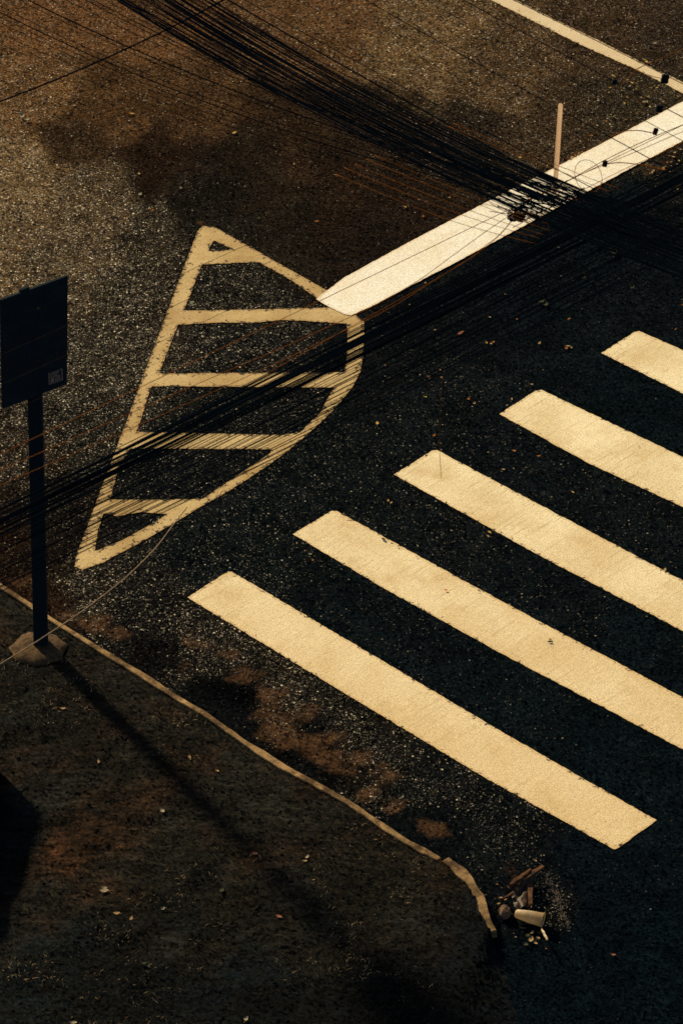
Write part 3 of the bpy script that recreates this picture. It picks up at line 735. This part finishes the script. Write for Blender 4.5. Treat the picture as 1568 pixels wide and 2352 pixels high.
# thin extras
def hang(x, y, z, L, r, mat, lab, sway=.01):
    p = at(x, y, z); wire([p+Vector((sway*math.sin(t*.5)+sway*t*.12, 0, -L*t/12)) for t in range(13)], r*PXM, mat, lab)
hang(729, 225, ZA, .62, .6, 'wire', 'very thin stray wire hanging down from the dense bundle over plain asphalt')
hang(1014, 640, ZB, 1.08, .62, 'wireo', 'thin orange wire hanging across the left end of the middle crossing stripe', .012)
poly([(430, 1165), (400, 1203), (365, 1250), (330, 1288), (285, 1330), (240, 1366), (195, 1400), (150, 1431), (75, 1480), (0, 1526), (-90, 1580)], 3.2, 1.7, 'wirep', 'pale tan cable sloping down to the left in front of the sign post', name='pale_cable')

for (xa, ya, xb, yb) in [(1030, 505, 1230, 560), (1050, 490, 1240, 548), (1075, 482, 1250, 540), (1100, 470, 1262, 530), (1120, 462, 1275, 520), (1290, 395, 1400, 440), (1300, 388, 1420, 432)]:
    poly([(xa-260, ya-105), (xa-120, ya-46), (xa, ya), ((xa+xb)/2, (ya+yb)/2+2), (xb, yb)], ZA, .95, 'wire_flare', 'fine orange brown strand slanting across the stop line at the junction', 'fine strands across the stop line')
# messy junction: short ties and tails
LJ = 'short dark tail of wire tangled at the cable junction over the stop line'
GJ = 'tangled tails at the junction'
for i in range(26):
    x = random.uniform(1170, 1320); y = 500-(x-1170)*.45+random.uniform(-22, 26)
    a = random.choice([0.50, .44, .55, -.5, -.62, 0.1, -.3])+random.uniform(-.1, .1)
    L = random.uniform(18, 60)
    p = [(x-L, y-a*L), (x-L*.3, y-a*L*.3+random.uniform(-3, 3)), (x+L*.4, y+a*L*.4+random.uniform(-3, 3)), (x+L, y+a*L)]
    poly(p, random.uniform(ZB, ZA), random.uniform(.8, 1.7), random.choice(['wire', 'wire_flare']), LJ, GJ)
for i, (cx, cy, r, z) in enumerate([(1186, 492, 15, ZB+.05), (1196, 484, 11, ZB+.09), (1178, 500, 9, ZB+.02), (1214, 470, 10, ZB+.1)]):
    pts = []
    for k in range(40):
        a = k*.48; rr = r*(1+.25*math.sin(k*1.3))
        pts.append(at(cx+rr*math.cos(a)*1.2, cy+rr*math.sin(a)*.8, z+.03*math.sin(k*.9)))
    wire(pts, 1.5*PXM, 'wire', 'small tight coil of black wire wound around the junction', 'coils at the junction', name='wire_coil')

def clamp(x, y, z, w, h, mat, rot, label, group='clamps on the cables'):
    c = at(x, y, z); e = empty('cable_clamp', c); tag(e, label, 'clamp', group)
    s = PXM*.5
    ax = Vector((math.cos(rot), 0, -math.sin(rot)))*w*s; az = Vector((math.sin(rot), 0, math.cos(rot)))*h*s*1.15; ay = Vector((0, 1, 0))*w*s*.6
    mb = MB(); mb.box(Vector((0, 0, 0)), ax, ay, az); bevel(mb.build('housing', M[mat], e), w*s*.45, 4)
    mb = MB()
    for q in (-.45, .45): mb.box(az*q, ax*1.07, ay*1.1, az*.10)
    bevel(mb.build('band', M[mat], e), .0015)
    mb = MB(); mb.tube([ax*.2-ay*1.05, ax*.2-ay*1.35], .004, 8); mb.build('bolt', M[mat], e)
    return e
clamp(1526, 181, ZA, 20, 24, 'clamp', .15, 'largest black cable clamp, sitting on the lane line at the right edge')
clamp(1513, 249, ZA, 18, 18, 'clamp', .1, 'black cable clamp touching the upper edge of the stop line near the right edge')
clamp(1504, 302, ZB, 13, 18, 'clampb', .25, 'small brown clamp on the stop line with a bowed lead on its left')
clamp(1388, 376, ZB, 13, 17, 'clampb', .1, 'small brown clamp on the stop line with a bowed lead on its right')
clamp(1410, 188, ZA, 12, 13, 'clamp', .3, 'faint black clamp over the asphalt left of the lane line')
clamp(1190, 498, ZB, 30, 20, 'clamp', .5, 'dark splice block amid the coils at the junction', None)

# pale rod
b0 = at(1273, 443, ZB+.05); t0 = at(1285, 228, ZB+.05); hgt = (220/580.0)/math.cos(PITCH)
mb = MB(); rr = 6.3*PXM
lean = Vector((.012, 0, 0))
mb.tube([b0+(Vector((0, 0, hgt))+lean)*t for t in (0, .01, .25, .5, .75, .995, 1)], [rr*.7, rr*.95, rr, rr*1.02, rr, rr*.96, rr*.85], 14)
o = mb.build('rod', M['rod'], None, True); tag(o, 'pale upright rod standing in the cable junction over the stop line', 'rod')

# ------------------------------------------------------------------ leaves and litter
LAB = dict(y=('ly', 'small yellow fallen leaf'), o=('lo', 'small orange fallen leaf'), t=('lt', 'small tan fallen leaf'), r=('lr', 'small russet fallen leaf'),
           g=('lg', 'grey green fallen leaf'), w=('lw', 'pale dry fallen leaf'), d=('ld', 'dark leaf scrap'))
def leaf_mesh(seed, mat):
    rnd = random.Random(seed); n = 7; V = []; Fc = []
    curl = rnd.uniform(.1, .45); bend = rnd.uniform(-.3, .3); wd = rnd.uniform(.42, .7)
    for i in range(n):
        t = i/(n-1); w = wd*.5*math.sin(math.pi*min(1, t*.93+.05))**.8*(1+rnd.uniform(-.15, .15))
        x = t-.5; yb = bend*(t-.5)**2*2; zc = curl*.5*(2*t-1)**2
        V += [(x, yb-w, .05+zc+w*curl), (x, yb, .03+zc), (x, yb+w, .05+zc+w*curl)]
    for i in range(n-1):
        a = i*3; Fc += [(a, a+1, a+4, a+3), (a+1, a+2, a+5, a+4)]
    V += [(-.5, -.02, .05), (-.78, .05, .10), (-.78, .09, .10), (-.5, .02, .05)]; b = n*3; Fc.append((b, b+1, b+2, b+3))
    me = bpy.data.meshes.new('fallen_leaf'); me.from_pydata(V, [], Fc); me.materials.append(mat)
    for p in me.polygons: p.use_smooth = True
    return me
LM = {k: [leaf_mesh(i*7+ord(k), M[LAB[k][0]]) for i in range(3)] for k in LAB}
def leaf(x, y, k, px, where, verge=False):
    p = at(x, y, KH if verge else 0.006)
    if verge: p.z = verge_height(p.x, p.y)+.006
    else: p.z = .009
    o = bpy.data.objects.new('fallen_leaf', random.choice(LM[k])); COL.objects.link(o)
    o.location = p; s = px/357.0; o.scale = (s, s, s); o.rotation_euler = (random.uniform(-.15, .15), random.uniform(-.15, .15), random.uniform(0, 6.28))
    tag(o, LAB[k][1]+' '+where, 'leaf', LAB[k][1]+'s '+where); return o
A1 = 'on the open asphalt above the hatched wedge'
for (x, y, k, s) in [(303, 262, 'y', 14), (538, 306, 'y', 15), (171, 243, 't', 10), (224, 64, 't', 9), (110, 107, 't', 10), (349, 483, 'o', 11), (320, 400, 't', 12), (322, 447, 'w', 14), (415, 433, 'w', 11),
                     (726, 510, 'o', 13), (675, 378, 't', 9), (563, 429, 't', 6), (475, 495, 'g', 8), (580, 301, 't', 5), (3, 192, 'w', 10), (94, 306, 'w', 11), (52, 268, 'w', 22), (62, 277, 'w', 18), (183, 860, 'o', 8), (203, 1262-0, 'w', 6)]:
    leaf(x, y, k, s, A1 if y < 600 else 'beside the hatched wedge')
A2 = 'on the asphalt near the junction of the cables'
for (x, y, k, s) in [(988, 283, 'o', 10), (995, 301, 't', 6), (1193, 363, 'y', 12), (1031, 455, 'y', 9), (930, 477, 'y', 11), (970, 498, 'o', 10), (979, 385, 'o', 5), (1098, 468, 'g', 14), (1269, 338, 'w', 10), (1110, 425, 't', 7), (1336, 53, 'g', 8), (1502, 100, 'w', 13)]:
    leaf(x, y, k, s, A2)
A3 = 'among the litter between the lane line and the stop line'
for (x, y, s) in [(1407, 175, 11), (1439, 185, 11), (1450, 191, 12), (1444, 199, 10), (1399, 203, 11), (1439, 224, 9), (1470, 225, 9), (1487, 223, 10), (1483, 237, 15), (1478, 235, 14), (1491, 246, 10), (1507, 203, 10),
                  (1372, 232, 9), (1433, 238, 9), (1447, 260, 8), (1402, 292, 10), (1356, 313, 10), (1393, 268, 6), (1408, 269, 7), (1521, 234, 9), (1397, 213, 7), (1420, 160, 7), (1545, 210, 8), (1555, 222, 8), (1460, 205, 6), (1376, 330, 6), (1340, 340, 7)]:
    leaf(x, y, random.choice('yyttow'), s, A3)
for i in range(45):
    x = random.gauss(1450, 70); y = 235+random.gauss(0, 45)
    if y < (1568-x)*.54+225 and y > 160 + (x-1474)*.5: leaf(x, y, random.choice('ttwyo'), random.uniform(3, 6.5), A3)
A4 = 'along the far edge of the stop line'
for (x, y, k, s) in [(1319, 358, 'o', 12), (1312, 362, 'y', 12), (1325, 356, 'o', 10), (1308, 366, 'o', 8), (1328, 353, 'y', 8), (1335, 350, 'o', 7)]: leaf(x, y, k, s, A4)
for (x, y, k, s) in [(1483, 143, 'y', 15), (1478, 139, 'y', 10), (1488, 146, 'w', 10)]: leaf(x, y, k, s, 'on the lane line by the largest clamp')
A5 = 'right of the stop line at the right edge'
for (x, y) in [(1535, 359), (1530, 374), (1540, 373), (1545, 361), (1520, 390), (1524, 386), (1496, 397), (1499, 393), (1558, 370), (1553, 436), (1510, 405), (1548, 352), (1560, 345)]:
    leaf(x, y, random.choice('yott'), random.uniform(8, 13), A5)
for i in range(22):
    leaf(random.gauss(1520, 30), random.gauss(385, 16), random.choice('tto'), random.uniform(3, 6), A5)
A6 = 'on the dark asphalt between the wedge and the crossing'
for (x, y, k, s) in [(996, 759, 't', 9), (1056, 767, 'r', 15), (1060, 764, 'o', 9), (1116, 788, 'y', 10), (1131, 787, 'o', 12), (1127, 790, 't', 9), (1238, 789, 'y', 11), (1299, 802, 'o', 12), (1303, 797, 't', 12), (1311, 799, 't', 9), (1305, 734, 'o', 8),
                     (1186, 734, 'o', 7), (1124, 729, 't', 8), (1159, 677, 't', 8), (939, 701, 't', 9), (866, 973, 'y', 14), (984, 867, 'r', 11), (1013, 868, 'r', 10), (976, 913, 'y', 9), (1075, 918, 'o', 10), (1088, 928, 't', 10), (996, 1001, 'o', 10),
                     (1180, 1037, 'o', 12), (1235, 1049, 'o', 11), (1155, 1079, 't', 9), (1174, 917, 't', 9), (1219, 884, 't', 9), (1550, 757, 'o', 8), (1566, 702, 'o', 10), (976, 651, 't', 8), (884, 840, 'r', 6), (1010, 850, 't', 6), (1246, 850, 't', 4), (1120, 1040, 't', 5),
                     (1409, 582, 'g', 30), (1403, 574, 'g', 24), (1251, 700, 'g', 28), (1242, 696, 'g', 20), (1451, 662, 'g', 15), (1340, 640, 'g', 14), (891, 1151, 'y', 9), (898, 1156, 't', 9), (1123, 1223, 'y', 11), (1120, 1232, 't', 9), (1314, 1131, 'y', 9),
                     (712, 1274, 'w', 8), (718, 1288, 'o', 7), (681, 1248, 'w', 7), (1526, 1310, 't', 12), (700, 1266, 't', 5), (940, 1160, 't', 4)]:
    leaf(x, y, k, s, A6)
A7 = 'stuck on a crossing stripe'
for (x, y, k, s) in [(881, 1240, 'g', 13), (1024, 1357, 'o', 8), (1262, 1475, 'd', 11), (1263, 1470, 'd', 8), (790, 1296, 'd', 6), (843, 1325, 'r', 5), (1466, 1026, 'd', 5)]: leaf(x, y, k, s, A7)
for (x, y, k, s) in [(239, 2043, 'w', 18), (240, 2035, 'w', 12), (373, 1863, 'w', 13), (510, 2045, 'g', 16), (227, 1747, 't', 10), (705, 1968, 'w', 13), (700, 1976, 't', 10), (170, 2348, 'w', 13), (565, 2340, 'w', 13), (145, 1625, 't', 12), (268, 2098, 't', 14), (302, 2110, 't', 11), (330, 2215, 'g', 12), (640, 2105, 'r', 14), (720, 2020, 't', 6), (435, 1738, 't', 12), (500, 1770, 't', 9), (585, 1960, 'r', 14), (374, 2085, 'w', 11)]:
    leaf(x, y, k, s, 'lying on the dark verge', True)

# litter at the kerb end
def rel(pts, z=None): return pts
p0 = at(1176, 2096, .05); p1 = at(1246, 2113, .045)
e = empty('paper_cup', p0); tag(e, 'crushed white paper cup lying on its side in the litter past the kerb end', 'cup')
mb = MB(); d = p1-p0; mb.tube([d*.1, d*.14, d*.5, d*.97, d, d*.99], [.018, .024, .034, .040, .040, .030], 16)
mb.build('cup_body', M['cup'], e, True)
mb = MB()
ring = []
for k in range(24):
    a = 2*math.pi*k/23; b = d.normalized(); s = Vector((0, 0, 1)).cross(b).normalized(); t = b.cross(s)
    ring.append(d*1.0+(s*math.cos(a)+t*math.sin(a))*.041)
mb.tube(ring, .003, 5); mb.build('rim', M['cup'], e, True)
def crumple(name, x, y, z, rx, ry, rz, mat, label, cat, seed, rot=0):
    V = []; Fc = []; nu, nv = 14, 9
    for j in range(nv+1):
        ph = math.pi*j/nv
        for i in range(nu):
            th = 2*math.pi*i/nu
            q = 1 + .55*(float(fbm(np.array(math.cos(th)*2+5+seed), np.array(math.sin(th)*2+ph*1.3+seed), seed, 4))-.5)*2
            a = math.cos(th)*math.sin(ph)*rx*q; b = math.sin(th)*math.sin(ph)*ry*q; c = math.cos(ph)*rz*q
            V.append((a*math.cos(rot)-b*math.sin(rot), a*math.sin(rot)+b*math.cos(rot), c))
    for j in range(nv):
        for i in range(nu): Fc.append((j*nu+i, j*nu+(i+1) % nu, (j+1)*nu+(i+1) % nu, (j+1)*nu+i))
    o = mesh_obj(name, V, Fc, mat); o.location = at(x, y, z); tag(o, label, cat); return o
crumple('tissue', 1160, 2095, .03, .035, .04, .03, M['tissue'], 'crumpled brownish tissue at the narrow end of the paper cup', 'tissue', 3)
def plank(x0, y0, x1, y1, w, h, label, z=.03, mat='board', name='wood_splinter'):
    a = at(x0, y0, z); b = at(x1, y1, z+.03); pts = [a+(b-a)*(i/8)+Vector((0, 0, random.uniform(-.004, .004))) for i in range(9)]
    d = (b-a).normalized(); s = Vector((-d.y, d.x, 0)).normalized(); V = []; Fc = []
    for i, p in enumerate(pts):
        ww = w*(.6+.4*math.sin(math.pi*(i+.6)/9.2))*random.uniform(.8, 1.15)
        V += [p-s*ww, p-s*ww+Vector((0, 0, h)), p+s*ww+Vector((0, 0, h)), p+s*ww]
    for i in range(8):
        for k in range(4): Fc.append((i*4+k, i*4+(k+1) % 4, i*4+4+(k+1) % 4, i*4+4+k))
    Fc += [(3, 2, 1, 0), (32, 33, 34, 35)]
    o = mesh_obj(name, V, Fc, M[mat]); tag(o, label, 'wood'); return o
plank(1166, 2042, 1246, 1992, .016, .012, 'long brown splintered board at the top of the litter pile')
plank(1170, 2040, 1218, 2004, .011, .03, 'paler split strip lying along the splintered board', .05)
plank(1216, 2018, 1217, 2080, .014, .02, 'upright orange brown strip crossing down toward the paper cup', .03)
plank(1155, 2066, 1178, 2052, .006, .012, 'tiny splinter left of the brown plastic sheet', .03)
plank(1243, 2136, 1256, 2160, .005, .012, 'thin bright splinter below the paper cup', .04, 'cup')
# brown sheet
V = []; Fc = []; q = [at(1172, 2044, .05), at(1222, 2014, .06), at(1224, 2085, .03), at(1182, 2092, .03)]
n = 14
for j in range(n+1):
    for i in range(n+1):
        u, v = i/n, j/n
        p = (q[0]*(1-u)+q[1]*u)*(1-v)+(q[3]*(1-u)+q[2]*u)*v
        p = p + Vector((0, 0, (float(fbm(np.array(u*5.), np.array(v*5.), 4))-.4)*.06))
        V.append(p)
for j in range(n):
    for i in range(n): a = j*(n+1)+i; Fc.append((a, a+1, a+n+2, a+n+1))
o = mesh_obj('plastic_sheet', V, Fc, M['bag'], None, True); tag(o, 'crumpled dark brown plastic sheet between the splintered board and the cup', 'plastic sheet')
for (x, y, k, s) in [(1148, 2062, 'w', 9), (1158, 2066, 'w', 11), (1146, 2078, 't', 9), (1210, 2150, 'y', 16), (1225, 2140, 't', 18), (1236, 2146, 'y', 15), (1218, 2158, 't', 18), (1200, 2136, 'g', 16), (1228, 2165, 't', 14), (1240, 2155, 'r', 12), (1205, 2168, 'g', 14), (1250, 2178, 'o', 8), (1140, 2030, 't', 12), (1180, 2022, 't', 16), (1225, 1978, 't', 10), (1404, 2192, 'g', 16)]:
    leaf(x+random.uniform(-5, 5), y+random.uniform(-4, 4), random.choice([k, 't', 'r', 'd']), s*random.uniform(.5, .95), 'in the litter past the kerb end')

# ------------------------------------------------------------------ gravel and grass (uncountable)
def gravel(n):
    V = []; Fc = []
    band = [(165, 1312), (250, 1385), (370, 1440), (500, 1495), (620, 1560), (760, 1640), (900, 1745), (1050, 1835), (1160, 1925), (1250, 2010), (1280, 2060), (1300, 2130)]
    for i in range(n):
        t = random.random()**.9*(len(band)-1); k = min(int(t), len(band)-2); f_ = t-k
        x = band[k][0]*(1-f_)+band[k+1][0]*f_+random.gauss(0, 14); y = band[k][1]*(1-f_)+band[k+1][1]*f_+random.gauss(0, 14)
        if random.random() < .35: x, y = random.gauss(560, 200), 0; y = 1490+(x-450)*.63+random.gauss(0, 30)
        if random.random() < .16: t = random.random(); x = 1256+48*t+random.gauss(0, 6); y = 2008+125*t+random.gauss(0, 5)
        p = at(x, y, .004); r = random.choice([.0022, .003, .0036, .0045, .006]); b = len(V)
        for (a, c, d) in ((1, 0, 0), (-1, 0, 0), (0, 1, 0), (0, -1, 0), (0, 0, 1), (0, 0, -.4)):
            V.append((p.x+a*r*random.uniform(.7, 1.3), p.y+c*r*random.uniform(.7, 1.3), p.z+d*r*random.uniform(.7, 1.2)))
        for (a, c, d) in ((0, 2, 4), (2, 1, 4), (1, 3, 4), (3, 0, 4), (2, 0, 5), (1, 2, 5), (3, 1, 5), (0, 3, 5)): Fc.append((b+a, b+c, b+d))
    o = mesh_obj('gravel', V, Fc, M['gravel']); tag(o, 'loose pale grit scattered along the gutter beside the kerb', 'gravel', None, 'stuff')
gravel(1700)

def grass(n, mat, name, label, hmin, hmax, thresh, w):
    xs = np.random.uniform(-60, 1230, n*4); ys = np.random.uniform(1360, 2420, n*4)
    P = [at(x, y, KH) for x, y in zip(xs, ys)]
    X = np.array([p.x for p in P]); Y = np.array([p.y for p in P])
    d = sdist(X, Y); nz = fbm(X*3.1, Y*3.1, 51); nz2 = fbm(X*11, Y*11, 57)
    xe = VBw[len(KP)+len(KP2)-1]
    ok = (d > .03) & (nz*.6+nz2*.4 > thresh) & ~((d < .4) & (Y < xe[1]+.05) & (X > xe[0]-.5))
    X = X[ok][:n]; Y = Y[ok][:n]; Z = verge_z(X[None], Y[None])[0]
    V = []; Fc = []
    for x, y, z in zip(X, Y, Z):
        h = random.uniform(hmin, hmax); a = random.uniform(0, 6.28); l = random.uniform(.3, 1.4)*h
        dx, dy = math.cos(a), math.sin(a); b = len(V)
        for t in (0, .5, 1):
            cx = x+dx*l*t*t; cy = y+dy*l*t*t; cz = z+h*t*(1-.3*t); ww = w*(1-t*.85)
            V += [(cx-dy*ww, cy+dx*ww, cz), (cx+dy*ww, cy-dx*ww, cz)]
        Fc += [(b, b+1, b+3, b+2), (b+2, b+3, b+5, b+4)]
    o = mesh_obj(name, V, Fc, M[mat]); tag(o, label, 'grass', None, 'stuff')
grass(26000, 'grass', 'grass', 'dark short grass covering the verge in uneven tufts', .012, .035, .45, .0016)
grass(2600, 'straw', 'dry_straw', 'thin pale dry straw lying in the dark verge grass', .008, .026, .60, .0022)
